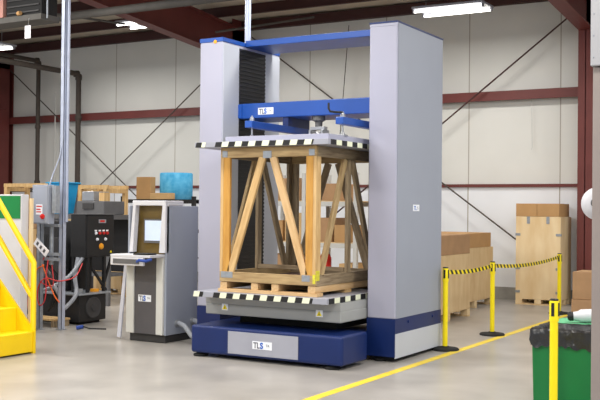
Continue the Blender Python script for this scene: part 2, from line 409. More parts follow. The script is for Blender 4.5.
# bottom boards, stringers, rails, deck
board('bottom_board', (cx0-.02, cy0+.07, cz+.02), (cx1+.02, cy0+.07, cz+.02), .14, .038, Y, WD[5])
for yy in (10.06, cy1-.07): board('bottom_board', (cx0, yy, cz+.02), (cx1, yy, cz+.02), .14, .038, Y, WD[1])
for xx in (-6.39, -5.97, -5.70, -5.235): board('skid', (xx, cy0+.01, cz+.078), (xx, cy1, cz+.078), .09, .076, X, WD[5])
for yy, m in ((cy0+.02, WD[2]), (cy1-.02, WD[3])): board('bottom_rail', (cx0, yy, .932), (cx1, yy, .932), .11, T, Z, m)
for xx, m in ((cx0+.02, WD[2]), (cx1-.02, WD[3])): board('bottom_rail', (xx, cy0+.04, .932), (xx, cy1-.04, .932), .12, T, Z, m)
B(cx0+.04, cx1-.04, cy0+.04, cy1-.04, .872, .90).build('deck', M['deck'], cr8)
for yy in (cy0+.02, cy1-.02): board('top_rail', (cx0, yy, zt-.06), (cx1, yy, zt-.06), .115, T, Z, WD[2])
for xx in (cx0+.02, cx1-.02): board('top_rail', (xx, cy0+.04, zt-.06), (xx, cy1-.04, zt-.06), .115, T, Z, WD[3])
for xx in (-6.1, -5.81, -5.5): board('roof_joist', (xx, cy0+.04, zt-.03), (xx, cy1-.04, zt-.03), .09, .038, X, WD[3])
# corner posts: a front stud and a side stud each
for sx, xx in ((-1, cx0), (1, cx1)):
    for sy, yy in ((-1, cy0), (1, cy1)):
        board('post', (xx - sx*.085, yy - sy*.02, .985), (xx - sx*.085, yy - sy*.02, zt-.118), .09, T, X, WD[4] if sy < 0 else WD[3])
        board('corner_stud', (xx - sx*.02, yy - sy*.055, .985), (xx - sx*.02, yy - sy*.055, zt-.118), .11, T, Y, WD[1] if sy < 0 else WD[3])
def aframe(mid0, e0, e1, up0, up1, side, off, m0, m1, wd=.085):
    board('diagonal_brace', e0, up0, wd, T, side, m0); board('diagonal_brace', e1, up1, wd, T, side, m1)
xm = (cx0+cx1)/2; ym = (cy0+cy1)/2
yf = cy0+.02; yb = cy1-.02
aframe(0, (cx0+.14, yf, .985), (cx1-.14, yf, .985), (xm-.07, yf, zt-.118), (xm+.07, yf, zt-.118), X, 0, WD[1], WD[5])
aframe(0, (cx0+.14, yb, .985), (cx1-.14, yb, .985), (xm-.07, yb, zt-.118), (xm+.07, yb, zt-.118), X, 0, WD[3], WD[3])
for xx in (cx0+.02, cx1-.02):
    aframe(0, (xx, cy0+.15, .985), (xx, cy1-.15, .985), (xx, ym-.09, zt-.118), (xx, ym+.09, zt-.118), Y, 0, WD[2] if xx > -5.5 else WD[2], WD[3])
    board('centre_stud', (xx, ym, .985), (xx, ym, zt-.118), .085, T, Y, WD[3])
board('brace_bar', (cx0+.05, 10.02, 1.02), (cx1-.05, 10.02, 1.02), .05, .03, Z, WD[3])
gp = [(xm, yf, 2.315, .055, .04), (cx0+.06, yf, 2.33, .035, .035), (cx1-.06, yf, 2.33, .035, .035), (cx0+.1, yf, .955, .08, .035), (cx1-.12, yf, .955, .05, .035)]
for x, y, z, a, b in gp:
    B(x-a, x+a, y-.022, y-.0185, z-b, z+b).build('gusset_plate', M['galv'], cr8)
B(cx1-.0005, cx1+.0015, cy0+.005, cy0+.09, .93, 1.04).box(cx1-.035, cx1-.0, cy0-.0015, cy0+.0005, .9, 1.0).build('paint_mark', M['paintspot'], cr8)

# ------------------------------------------------------------------ operator console
co = thing('operator_console', (-7.95, 10.15, 0), 'grey operator console with a lit screen left of the testing machine', 'console')
A0, A1, C0, C1 = -8.265, -7.64, 9.83, 10.5
B(A0+.02, A1-.03, C0+.03, C1-.02, 0, .105).build('plinth', M['plinth'], co, bevel=.01)
B(A1-.03, A1, C0+.0, C1, .10, 1.735).build('side_panel', M['grey'], co, bevel=.006)
B(A0, A0+.03, C0+.0, C1, .10, 1.735).build('side_panel', M['grey'], co, bevel=.006)
B(A0+.03, A1-.03, C1-.03, C1, .10, 1.735).build('rear_panel', M['grey'], co)
B(A0+.03, A1-.03, C0+.04, C1-.04, .105, 1.12).build('cabinet_body', M['plinth'], co)
B(A0-.0, A0+.13, C0-.03, C0+.04, .105, 1.1).build('front_post', M['offwhite'], co, bevel=.01)
B(A1-.14, A1-.03, C0-.03, C0+.04, .105, 1.1).build('front_post', M['offwhite'], co, bevel=.01)
fd = B(A0+.13, A1-.14, C0-.015, C0+.04, .105, 1.1).build('front_door', M['charcoal'], co, bevel=.004)
logo(co, -8.07, C0-.015, .515, .205, .085)
# hood: sloping sides and top around a recessed tinted window
for a, b, c, d in ((A0+.0, A0+.05, A0+.075, A0+.0), (A1-.035, A1-.08, A1-.04, A1)): pass
MB().prism([(A0+.045, 1.14), (A0+.105, 1.14), (A0+.145, 1.75), (A0+.10, 1.75)], 'y', C0-.03, C0+.05).build('hood_side', M['white'], co, bevel=.006)
MB().prism([(A1-.10, 1.14), (A1, 1.14), (A1, 1.75), (A1-.05, 1.75)], 'y', C0-.03, C0+.05).build('hood_side', M['white'], co, bevel=.006)
B(A0+.09, A1, C0-.03, C0+.35, 1.735, 1.80).build('hood_top', M['white'], co, bevel=.01)
B(A0+.03, A1-.02, C0+.09, C0+.11, 1.12, 1.735).build('tinted_window', M['brownglass'], co)
sn = B(-8.05, -7.70, C0+.055, C0+.085, 1.26, 1.565).build('monitor', M['darkgrey'], co)
B(-8.03, -7.71, C0+.05, C0+.056, 1.29, 1.545).build('screen', M['screen'], sn)
dk = MB().box(A0-.035, A1-.02, C0-.30, C0+.02, 1.085, 1.12).build('tray', M['white'], co, bevel=.006)
B(A0-.031, A1-.13, C0-.30, C0-.26, .985, 1.085).build('tray_front', M['white'], dk, bevel=.006)
B(A0+.015, A1-.19, C0-.305, C0-.299, 1.005, 1.065).build('drawer', M['darkgrey'], dk)
B(A0-.031, A0-.005, C0-.26, C0-.035, .985, 1.085).build('tray_side', M['white'], dk)
tag(B(-7.93, -7.70, C0-.30, C0-.12, 1.1205, 1.14).build('keyboard', M['black'], None, bevel=.003), 'black keyboard on the console tray under the screen', 'keyboard')
tag(MB().tube([(-7.84, 9.5, 1.04), (-7.78, 9.46, 1.06), (-7.70, 9.5, 1.05), (-7.66, 9.56, 1.07)], .018, 8).build('keyboard_cable', M['bluecloth'], co, smooth=True), 'blue cable')
tag(MB().prism([(-8.46, .03), (-8.40, .02), (-8.305, .97), (-8.35, .97)], 'y', 9.86, 9.88).build('plastic_strip', M['plasticsheet'], None), 'pale plastic strip leaning against the left of the console', 'strip')
for i, (ya, dz) in enumerate(((10.05, 0), (10.38, .0))):
    o = MB().tube([(-7.64, ya, .24), (-7.60, ya, .245), (-7.5, ya-.02, .22), (-7.36, ya-.05, .1), (-7.2, ya-.08, .06), (-6.93, ya-.1, .06)], .03, 12).build('connecting_hose', M['greyhose'], co, smooth=True)
    MB().lathe((-7.64, ya, .24), [(.045, 0), (.045, .03), (.035, .035)], 16, axis='x').build('hose_fitting', M['steel'], co, smooth=True)

# ------------------------------------------------------------------ stanchions with striped belts
def belt_mat():
    m = mat('belt_stripes', (250, 224, 20), .6, var=.0)
    nt = m.node_tree; b = nt.nodes['Principled BSDF']
    tc = nt.nodes.new('ShaderNodeTexCoord'); s = nt.nodes.new('ShaderNodeSeparateXYZ'); nt.links.new(tc.outputs['Object'], s.inputs[0])
    a = nt.nodes.new('ShaderNodeMath'); a.operation = 'ADD'; nt.links.new(s.outputs[1], a.inputs[0]); nt.links.new(s.outputs[2], a.inputs[1])
    k = nt.nodes.new('ShaderNodeMath'); k.operation = 'MULTIPLY'; k.inputs[1].default_value = 1/.14; nt.links.new(a.outputs[0], k.inputs[0])
    f = nt.nodes.new('ShaderNodeMath'); f.operation = 'FRACT'; nt.links.new(k.outputs[0], f.inputs[0])
    l = nt.nodes.new('ShaderNodeMath'); l.operation = 'LESS_THAN'; l.inputs[1].default_value = .5; nt.links.new(f.outputs[0], l.inputs[0])
    mx = nt.nodes.new('ShaderNodeMix'); mx.data_type = 'RGBA'; mx.inputs[6].default_value = srgb((246, 222, 20)); mx.inputs[7].default_value = srgb((22, 22, 22))
    nt.links.new(l.outputs[0], mx.inputs[0]); nt.links.new(mx.outputs[2], b.inputs['Base Color'])
    return m
M['belt'] = belt_mat()
G = 'yellow barrier posts'
def stanchion(x, y, label):
    s = thing('barrier_post', (x, y, 0), label, 'barrier post', G)
    MB().lathe((x, y, 0), [(.17, 0), (.175, .012), (.16, .028), (.06, .04), (.045, .05)], 32).build('base', M['rubber'], s, smooth=True)
    MB().lathe((x, y, .04), [(.032, 0), (.032, .80), (.038, .80), (.038, .83)], 24).build('pole', M['yellow'], s, smooth=True)
    hd = MB().lathe((x, y, .87), [(.037, 0), (.037, .12), (.033, .135), (.02, .14)], 20).build('belt_cassette', M['yellow'], s, smooth=True)
    B(x-.012, x+.012, y-.041, y-.03, .88, .985).box(x-.012, x+.012, y+.03, y+.041, .88, .985).box(x+.03, x+.041, y-.012, y+.012, .88, .985).build('belt_slot', M['black'], hd)
    MB().lathe((x, y, 1.0), [(.034, 0), (.034, .012), (.028, .016)], 20).build('cap', M['black'], hd, smooth=True)
    return s
p1 = stanchion(-4.5, 11.33, 'yellow barrier post with round black base beside the grey machine column')
p2 = copy_tree(p1, (-4.5, 13.07, 0), 'yellow barrier post in the middle of the belt line, before the low crates')
p3 = copy_tree(p1, (-4.5, 16.45, 0), 'farthest yellow barrier post, in front of the tall plywood crate')
p4 = copy_tree(p1, (-2.16, 7.75, 0), 'nearest yellow barrier post, in front of the green bin')
def belt(par, y0, y1, sag):
    mb = MB(); n = 24; L = WL[p1.name]
    pts = []
    for i in range(n+1):
        t = i/n; pts.append((y0+(y1-y0)*t, .955-sag*4*t*(1-t)))
    vs = []; fs = []
    for y, zc in pts:
        for dx, dz in ((-.0012, -.026), (.0012, -.026), (.0012, .026), (-.0012, .026)): vs.append((-4.5+dx, y, zc+dz))
    for i in range(n):
        for k in range(4): fs.append((i*4+k, i*4+(k+1) % 4, (i+1)*4+(k+1) % 4, (i+1)*4+k))
    fs += [(0, 1, 2, 3), tuple(reversed(range(n*4, n*4+4)))]
    mb.add(vs, fs); WL[par.name] = Vector(par.location)
    o = mb.build('belt', M['belt'], par); return tag(o, 'yellow and black striped belt')
belt(p1, 11.372, 13.03, .03)
belt(p2, 13.112, 16.41, .055)

# ------------------------------------------------------------------ plywood crates on the right
def crate(x0, x1, y0, y1, z1, label, mface, group, clips=True, door=False, base=.10):
    c = thing('plywood_crate', ((x0+x1)/2, (y0+y1)/2, 0), label, 'crate', group)
    bd = B(x0, x1, y0, y1, base+.001, z1).build('box_body', mface, c, bevel=.004)
    n = 3
    for i in range(n):
        yy = y0+.06+(y1-y0-.12)*i/(n-1)
        B(x0, x1, yy-.06, yy+.06, 0, .025).build('bottom_board', M['ply2'], c)
        for j in range(3):
            xx = x0+.06+(x1-x0-.12)*j/2
            B(xx-.06, xx+.06, yy-.06, yy+.06, .025, base).build('skid_block', M['ply'], c)
    if clips:
        for zz in (z1-.33, z1-.95, .24):
            for xx in (x0, x1):
                s = 1 if xx == x1 else -1
                B(min(xx-.085*s, xx+.006*s), max(xx-.085*s, xx+.006*s), y0-.006, y0+.06, zz-.022, zz+.022).build('corner_clip', M['galv'], c)
        for xx in (x0+.26*(x1-x0)+.02, x0+.72*(x1-x0)):
            B(xx-.028, xx+.028, y0-.006, y0, z1-.13, z1-.0).build('top_clip', M['galv'], c)
    return c
G2 = 'plywood shipping crates'
crate(-5.66, -4.83, 17.72, 18.45, 1.62, 'tall pale plywood crate with metal corner clips standing against the back wall', M['ply'], G2)
def carton(x0, x1, y0, y1, z0, z1, label, m, group=None, flap=True):
    c = thing('cardboard_box', ((x0+x1)/2, (y0+y1)/2, z0), label, 'box', group)
    B(x0, x1, y0, y1, z0+.001, z1).build('carton', m, c, bevel=.004)
    B(x0+.01, x1-.01, (y0+y1)/2-.025, (y0+y1)/2+.025, z1, z1+.0015).build('packing_tape', M['card3'], c)
    return c
G3 = 'cardboard boxes on the crates'
carton(-5.66, -5.27, 17.72, 18.4, 1.621, 1.86, 'left long brown carton on top of the tall plywood crate', M['card'], G3)
carton(-5.265, -4.86, 17.72, 18.4, 1.621, 1.86, 'right long brown carton on top of the tall plywood crate', M['card'], G3)
crate(-6.6, -5.63, 13.4, 15.25, 1.02, 'nearer low plywood crate behind the barrier belt, beside the machine column', M['ply2'], G2, clips=False, base=.12)
carton(-6.6, -5.64, 13.5, 15.25, 1.021, 1.33, 'wide weathered brown carton on the nearer low plywood crate', M['card2'], G3)
crate(-7.1, -6.02, 15.7, 17.5, 1.06, 'farther low plywood crate behind the barrier belt near the back wall', M['ply2'], G2, clips=False, base=.12)
carton(-7.1, -6.03, 15.9, 17.4, 1.061, 1.32, 'wide brown carton on the farther low plywood crate', M['card'], G3)
carton(-3.84, -3.15, 14.7, 15.3, 0, .41, 'lower brown carton of the pair on the floor behind the green bin', M['card2'], 'cartons behind the green bin')
carton(-3.83, -3.2, 14.72, 15.3, .412, .82, 'upper brown carton of the pair behind the green bin', M['card2'], 'cartons behind the green bin')

# ------------------------------------------------------------------ green bin, bag, bottle
def bin_(x0, x1, y0, y1, h, m, label, bag):
    c = thing('waste_bin', ((x0+x1)/2, (y0+y1)/2, 0), label, 'bin', None)
    mb = MB(); t = .015
    lo_, hi = [(x0+t, y0+t), (x1-t, y0+t), (x1-t, y1-t), (x0+t, y1-t)], [(x0, y0), (x1, y0), (x1, y1), (x0, y1)]
    mb.add([(x, y, 0) for x, y in lo_] + [(x, y, h) for x, y in hi] + [(x+(.02 if x < (x0+x1)/2 else -.02), y+(.02 if y < (y0+y1)/2 else -.02), h) for x, y in hi] + [(x+(.01 if x < (x0+x1)/2 else -.01), y+(.01 if y < (y0+y1)/2 else -.01), .03) for x, y in lo_],
           [(3, 2, 1, 0)] + [(i, (i+1) % 4, (i+1) % 4+4, i+4) for i in range(4)] + [(i+4, (i+1) % 4+4, (i+1) % 4+8, i+8) for i in range(4)] + [(i+8, (i+1) % 4+8, (i+1) % 4+12, i+12) for i in range(4)] + [(12, 13, 14, 15)])
    mb.build('bin_body', m, c, bevel=.012)
    if bag:
        mb = MB(); vs = []; fs = []; per = []
        N = 80
        for k in range(N):
            t = k/N*4; i = int(t); fr = t-i; a = hi[i]; b = hi[(i+1) % 4]
            px, py = a[0]+(b[0]-a[0])*fr, a[1]+(b[1]-a[1])*fr
            nx, ny = ((0, -1), (1, 0), (0, 1), (-1, 0))[i]
            if fr < .04: nx, ny = ((-.7, -.7), (.7, -.7), (.7, .7), (-.7, .7))[i]
            per.append((px, py, nx, ny))
        rows = [(-.045, -.03, 0), (-.03, .012, .006), (.0, .022, .008), (.014, .008, .008), (.016, -.04, .012), (.014, -.08, .014), (.018, -.115, .016)]
        for j, (o_, dz, wv) in enumerate(rows):
            for k, (px, py, nx, ny) in enumerate(per):
                q = random.uniform(-1, 1)*wv
                dd = random.uniform(-.03, .02) if j == len(rows)-1 else random.uniform(-.5, .5)*wv
                vs.append((px+nx*(o_+max(q, -.012)), py+ny*(o_+max(q, -.012)), h+dz+dd))
        for j in range(len(rows)-1):
            for k in range(N): fs.append((j*N+k, j*N+(k+1) % N, (j+1)*N+(k+1) % N, (j+1)*N+k))
        n0 = len(vs); vs.append(((x0+x1)/2, (y0+y1)/2, h-.12))
        for k in range(N): fs.append((k, n0, (k+1) % N))
        mb.add(vs, fs); mb.build('bin_bag', M['bag'], c, smooth=True)
    return c
bin_(-2.44, -1.80, 8.08, 8.58, .715, M['greenbin'], 'green waste bin lined with a black bag behind the nearest barrier post', True)
g2 = thing('waste_bin', (-2.25, 9.2, 0), 'second green bin with a pale green lid, hidden behind the lined bin', 'bin')
B(-2.56, -1.9, 9.0, 9.45, 0, .62).build('bin_body', M['greenbin'], g2, bevel=.015)
B(-2.60, -1.86, 8.91, 9.49, .62, .665).box(-2.56, -1.9, 8.95, 9.45, .665, .69).build('lid', M['greenlid'], g2, bevel=.012)
bt = thing('spray_bottle', (-2.4, 9.1, .69), 'white bottle with a black cap lying on the pale green bin lid', 'bottle')
d = Vector((.93, .3, .06)).normalized(); p0 = Vector((-2.40, 9.06, .745))
MB().tube([p0, p0+d*.02, p0+d*.05], [.03, .042, .042], 16).build('cap', M['black'], bt, smooth=True)
MB().tube([p0+d*.052, p0+d*.09, p0+d*.12, p0+d*.33, p0+d*.35], [.04, .044, .06, .062, .05], 20).build('bottle_body', M['white'], bt, smooth=True)

# ------------------------------------------------------------------ foreground post at the right edge
fp = thing('partition_post', (-1.14, 5.62, 0), 'tall taupe square post at the right edge of the picture', 'post')
B(-1.327, -.95, 5.5, 5.75, 0, 2.505).build('shaft', M['taupe'], fp, bevel=.004)
bx = B(-1.337, -.95, 5.48, 5.77, 2.51, 3.6).build('upper_box', M['postgrey'], fp, bevel=.006)
for z in (2.56, 2.68, 2.80):
    MB().lathe((-1.319, 5.48, z), [(.004, 0), (.003, -.003)], 10, axis='y').build('rivet', M['galv'], bx)
ds = thing('round_reflector', (-1.40, 5.95, 1.66), 'white round dish with a dark hub behind the taupe post', 'lamp')
MB().lathe((-1.40, 5.95, 1.755), [(.095, .0), (.098, -.01), (.085, -.035), (.05, -.052), (.02, -.056)], 32, axis='y').build('dish', M['white'], ds, smooth=True)
MB().lathe((-1.40, 5.95, 1.76), [(.028, -.045), (.028, -.064), (.02, -.068)], 20, axis='y').build('hub', M['darkgrey'], ds, smooth=True)
B(-1.35, -1.25, 5.93, 5.97, 1.74, 1.77).box(-1.27, -1.24, 5.75, 5.97, 1.74, 1.77).build('bracket', M['darkgrey'], ds)

# ------------------------------------------------------------------ yellow stairs at the left
sr = thing('access_stairs', (-8.9, 7.8, 0), 'bright yellow metal access stairs with handrail at the left edge', 'stairs')
sy0, sy1 = 7.2, 8.36
for i in range(5):
    B(-8.68-.27*i, -8.41-.27*i, sy0, sy1-.03, .02+.265*i*0, .25+.265*i).build('step', M['stairyellow'], sr, bevel=.006)
st0 = MB().prism([(-8.40, .0), (-8.40, .26), (-10.0, 1.84), (-10.2, 1.84), (-10.2, 1.3), (-8.9, 0)], 'y', sy1-.03, sy1).build('stringer', M['stairyellow'], sr)
MB().tube([(-8.44, sy1+.0, .0), (-8.44, sy1, 1.05), (-10.2, sy1, 3.2)], .034, 12).build('handrail', M['stairyellow'], sr, smooth=True)
MB().tube([(-8.45, sy1+.0, .64), (-10.2, sy1, 2.76)], .032, 12).build('mid_rail', M['stairyellow'], sr, smooth=True)

# ------------------------------------------------------------------ machine enclosure with green header
en = thing('partition_panel', (-10.6, 9.6, 0), 'white partition panel with a green top section behind the yellow handrail', 'panel')
B(-11.4, -9.83, 9.5, 9.63, .0, 1.87).build('panel_board', M['white'], en, bevel=.006)
B(-11.4, -9.85, 9.492, 9.499, 1.545, 1.85).build('green_panel', M['greenpanel'], en)
B(-9.81, -9.77, 9.62, 9.66, 0, 1.82).build('side_post', M['ply'], en)

# ------------------------------------------------------------------ strut posts, disconnect box, tall conduit
gp_ = thing('strut_stand', (-9.87, 10.12, 0), 'galvanised strut stand carrying the grey switch box', 'stand')
for x, y, zt_ in ((-10.0, 10.02, 2.0), (-9.93+.19, 10.18, 6.4)):
    mb = B(x-.035, x+.035, y-.035, y-.028, 0, zt_).box(x-.035, x-.028, y-.035, y+.035, 0, zt_).box(x+.028, x+.035, y-.035, y+.035, 0, zt_).box(x-.028, x-.012, y+.028, y+.035, 0, zt_).box(x+.012, x+.028, y+.028, y+.035, 0, zt_)
    o = mb.build('strut_post', M['galv'] if zt_ < 3 else M['conduit'], gp_)
    B(x-.06, x+.06, y-.06, y+.06, 0, .008).build('foot_plate', M['galv'], gp_)
for z in (.98, 1.05, 1.45): B(-10.05, -9.7, 10.06, 10.10, z-.02, z+.02).build('cross_channel', M['galv'], gp_)
MB().tube([(-9.88, 10.12, 0.9), (-9.88, 10.12, 1.47)], .028, 10).build('conduit', M['galv'], gp_, smooth=True)
tag(MB().tube([(-9.74+.055, 10.2, 1.5), (-9.74+.055, 10.2, 6.4)], .022, 10).build('conduit', M['conduit'], gp_, smooth=True), 'tall pale conduit')
tag(MB().tube([(-9.70, 10.16, 2.75), (-9.76, 10.13, 2.4), (-9.84, 10.08, 2.15), (-9.86, 10.05, 2.02)], .009, 8).build('cable', M['conduit'], gp_, smooth=True), 'curved pale cable')
sb = thing('switch_box', (-9.83, 10.0, 1.47), 'grey electrical switch box with a red handle on the galvanised stand', 'electrical box')
B(-10.000, -9.700, 9.86, 9.98, 1.475, 2.01).build('box_body', M['grey'], sb, bevel=.006)
B(-9.985, -9.715, 9.853, 9.861, 1.49, 1.995).build('door', M['grey'], sb, bevel=.002)
lb = B(-9.920, -9.800, 9.850, 9.853, 1.60, 1.74).build('warning_sticker', M['label'], sb)
B(-9.910, -9.810, 9.848, 9.850, 1.705, 1.722).box(-9.910, -9.830, 9.848, 9.850, 1.665, 1.68).box(-9.910, -9.820, 9.848, 9.850, 1.63, 1.645).build('red_print', M['red'], lb)
MB().lathe((-9.79, 9.855, 1.575), [(.035, 0), (.035, -.02), (.012, -.022), (.012, -.05)], 16, axis='y').build('red_handle', M['red'], sb, smooth=True)
B(-9.670, -9.600, 9.90, 9.98, 1.62, 2.0).build('terminal_strip', M['galv'], sb)
# tilted white card at the stand
Mx = Matrix.Translation((-9.93, 9.98, 1.13)) @ Matrix.Rotation(R(38), 4, 'Y')
cd = tag(MB().box(-.16, .13, -.004, .004, -.05, .06, 0, Mx).build('instruction_card', M['paper']), 'tilted white card with dark print on the galvanised stand', 'card')
cdp = MB()
for k in range(3): cdp.box(-.12+.08*k, -.08+.08*k, -.0055, -.004, -.02, .03, 0, Mx)
cdp.build('print', M['charcoal'], cd)

# ------------------------------------------------------------------ hydraulic power unit and black control cabinet
hu = thing('hydraulic_unit', (-10.5, 11.0, 0), 'black hydraulic power unit with a round side cover, between the switch box and console', 'machine')
B(-11.2, -9.88, 10.68, 11.26, .04, .43).build('tank', M['black'], hu, bevel=.008)
B(-11.2, -9.95, 10.75, 11.2, 0, .04).build('plinth', M['rubber'], hu)
B(-11.25, -9.83, 10.62, 11.32, .43, .455).build('top_plate', M['galv'], hu, bevel=.004)
MB().lathe((-9.88, 10.98, .235), [(.16, 0), (.16, .012), (.145, .018), (.13, .010), (.05, .014), (.045, .03)], 36, axis='x').build('round_cover', M['plinth'], hu, smooth=True)
MB().tube([(-10.9, 10.95, .62), (-10.35, 10.95, .62)], .16, 24).build('motor', M['black'], hu, smooth=True)
MB().tube([(-10.45, 10.85, .46), (-10.45, 10.85, 1.25)], .10, 20).build('accumulator', M['plinth'], hu, smooth=True)
B(-10.95, -10.25, 11.0, 11.25, .46, 1.50).build('valve_stack', M['black'], hu, bevel=.01)
for x, y in ((-10.15, 10.85), (-10.15, 11.2), (-9.92, 10.9), (-9.92, 11.25)):
    B(x-.02, x+.02, y-.02, y+.02, .455, .97).build('cabinet_leg', M['black'], hu)
MB().bar((-9.92, 11.22, .50), (-9.92, 11.42, .96), .035, .03, X).bar((-9.92, 11.3, .47), (-9.92, 11.0, .8), .035, .03, X).build('strut', M['black'], hu)
B(-10.0, -9.9, 10.7, 10.78, .456, .52).build('valve_block', M['galv'], hu)
B(-10.0, -9.92, 11.05, 11.15, .456, .50).build('valve_block', M['amber'], hu)
cc = thing('control_cabinet', (-10.03, 11.12, .97), 'black control cabinet with coloured push buttons above the hydraulic unit', 'electrical box')
B(-10.19, -9.895, 10.82, 11.43, .97, 1.60).build('cabinet_body', M['black'], cc, bevel=.008)
B(-9.897, -9.88, 10.835, 11.42, .985, 1.585).build('door', M['black'], cc, bevel=.004)
B(-10.2, -9.87, 10.81, 11.44, 1.60, 1.612).build('top_edge', M['darkgrey'], cc)
def btn(y, z, m, r=.018): MB().lathe((-9.88, y, z), [(r*1.3, 0), (r*1.3, .006), (r, .008), (r, .022), (r*.7, .026)], 16, axis='x').build('push_button', m, cc, smooth=True)
for y, m in ((11.02, M['label']), (11.105, M['red']), (11.19, M['red']), (11.27, M['red'])): 
    btn(y, 1.325, m); B(-9.88, -9.877, y-.025, y+.025, 1.352, 1.375).build('button_tag', M['paper'], cc)
for y in (11.05, 11.23):
    btn(y, 1.235, M['label'])
btn(11.14, 1.13, M['amber'], .036)
B(-9.88, -9.876, 11.08, 11.24, 1.475, 1.53).build('name_plate', M['galv'], cc)
B(-9.876, -9.8755, 11.11, 11.21, 1.488, 1.518).build('red_print', M['red'], cc)
MB().prism([(11.335, 1.03), (11.38, 1.03), (11.357, 1.07)], 'x', -9.879, -9.877).build('warning_triangle', M['yellow'], cc)
# hoses
def hose(name, pts, r, m, label, n=10, parent=None):
    # Catmull-Rom smoothing
    P = [Vector(p) for p in pts]; P = [2*P[0]-P[1]] + P + [2*P[-1]-P[-2]]; out = []
    for i in range(1, len(P)-2):
        for k in range(6):
            t = k/6; a, b, c, d_ = P[i-1], P[i], P[i+1], P[i+2]
            out.append(.5*((2*b)+(c-a)*t+(2*a-5*b+4*c-d_)*t*t+(3*b-a-3*c+d_)*t**3))
    out.append(P[-2])
    return tag(MB().tube(out, r, n).build(name, m, parent or hu, smooth=True), label)
hose('flexible_hose', [(-10.0, 10.78, .97), (-9.98, 10.7, .7), (-9.86, 10.6, .46), (-9.86, 10.42, .30), (-9.82, 10.3, .28), (-9.8, 10.25, .36), (-9.8, 10.2, .48), (-9.9, 10.2, .6)], .03, M['greyhose'], 'thick grey ribbed hose')
hose('flexible_hose', [(-9.97, 10.85, .97), (-9.95, 10.6, .75), (-10.0, 10.4, .62), (-10.2, 10.3, .52), (-10.4, 10.3, .55)], .026, M['greyhose'], 'thick grey ribbed hose')
hose('red_hose', [(-9.9, 10.08, 1.0), (-9.84, 9.98, .75), (-9.82, 9.96, .55), (-9.86, 9.97, .40), (-9.95, 9.98, .34), (-10.0, 9.98, .45), (-9.97, 9.98, .62), (-9.86, 10.0, .72), (-9.7, 10.1, .68), (-9.6, 10.3, .74), (-9.75, 10.6, .9)], .0085, M['redhose'], 'looped red hose', 8)
hose('red_hose', [(-9.95, 10.05, 1.0), (-10.05, 10.0, .8), (-9.95, 10.0, .66), (-9.78, 10.05, .62), (-9.85, 10.1, .9)], .0075, M['redhose'], 'looped red hose', 8)
hose('orange_cord', [(-10.12, 10.1, .5), (-10.06, 10.05, .78), (-9.98, 10.03, .92), (-9.88, 10.05, .7), (-9.78, 10.08, .48), (-9.72, 10.12, .38)], .009, M['orange'], 'orange cord', 8)
hose('orange_cord', [(-10.2, 9.98, .25), (-10.13, 9.96, .55), (-10.02, 9.97, .82), (-9.9, 10.0, .9)], .007, M['orange'], 'orange cord', 8)
for k in range(5):
    a = random.uniform(0, .3)
    hose('black_cable', [(-10.3-a, 10.5, 1.3), (-10.25-a*.5, 10.4, .95), (-10.0-a*.3, 10.35+.05*k, .6), (-10.1, 10.45, .35+.05*k), (-10.3, 10.5, .2)], .012, M['rubber'], None, 8)
bc = thing('blue_connector', (-9.5, 10.28, 0), 'small dark blue plug lying on the floor by the strut post', 'plug')
MB().tube([(-9.53, 10.26, .03), (-9.45, 10.31, .045)], .028, 12).build('plug_body', M['bluecloth'], bc, smooth=True)
MB().tube([(-9.45, 10.31, .045), (-9.38, 10.36, .02), (-9.2, 10.5, .012)], .010, 8).build('plug_cable', M['rubber'], bc, smooth=True)
pl = thing('timber_pallet', (-10.35, 10.38, 0), 'low pale timber skid on the floor under the hydraulic unit hoses', 'pallet')
B(-10.75, -9.95, 10.28, 10.42, .09, .115).box(-10.75, -9.95, 10.45, 10.58, .09, .115).build('deck_board', WD[1], pl)
for x in (-10.7, -10.0): B(x-.03, x+.03, 10.28, 10.58, 0, .09).build('skid', WD[3], pl)

# ------------------------------------------------------------------ left background: wood frames, blue tub, rack
def wframe(x0, x1, y0, y1, z, label):
    c = thing('timber_rack', ((x0+x1)/2, (y0+y1)/2, 0), label, 'rack', 'pale timber racks')
    for x in (x0, x1):
        for y in (y0, y1): B(x-.04, x+.04, y-.04, y+.04, 0, z-.07).build('post', WD[1], c)
    for y in (y0, y1): B(x0-.06, x1+.06, y-.03, y+.03, z-.07, z).build('top_rail', WD[1], c)
    for x in (x0, x1): B(x-.03, x+.03, y0+.03, y1-.03, z-.15, z-.07).build('cross_rail', WD[1], c)
    B(x0+.04, x1-.04, y0-.03, y0+.03, 1.1, 1.19).build('mid_rail', WD[3], c)
    return c
wframe(-14.95, -13.75, 14.05, 14.6, 2.17, 'pale timber rack above the green panel, in front of the red column')
wframe(-12.98, -12.36, 14.05, 14.6, 2.13, 'pale timber rack above the black control cabinet, right of the blue tub')
bn = thing('work_bench', (-12.1, 13.35, 0), 'dark grey bench behind the black control cabinet and strut posts', 'bench')
B(-12.82, -11.35, 13.0, 13.7, 1.50, 1.58).build('bench_top', M['darkgrey'], bn)
for x in (-12.76, -11.4):
    for y in (13.05, 13.65): B(x-.03, x+.03, y-.03, y+.03, 0, 1.50).build('leg', M['darkgrey'], bn)
B(-12.72, -11.45, 13.1, 13.6, .5, .55).build('shelf', M['darkgrey'], bn)
B(-12.72, -11.45, 13.62, 13.64, .56, 1.5).build('back_panel', M['black'], bn)
tb_ = thing('blue_tub', (-12.5, 13.3, 1.581), 'bright blue plastic tub seen behind the tall galvanised post', 'tub')
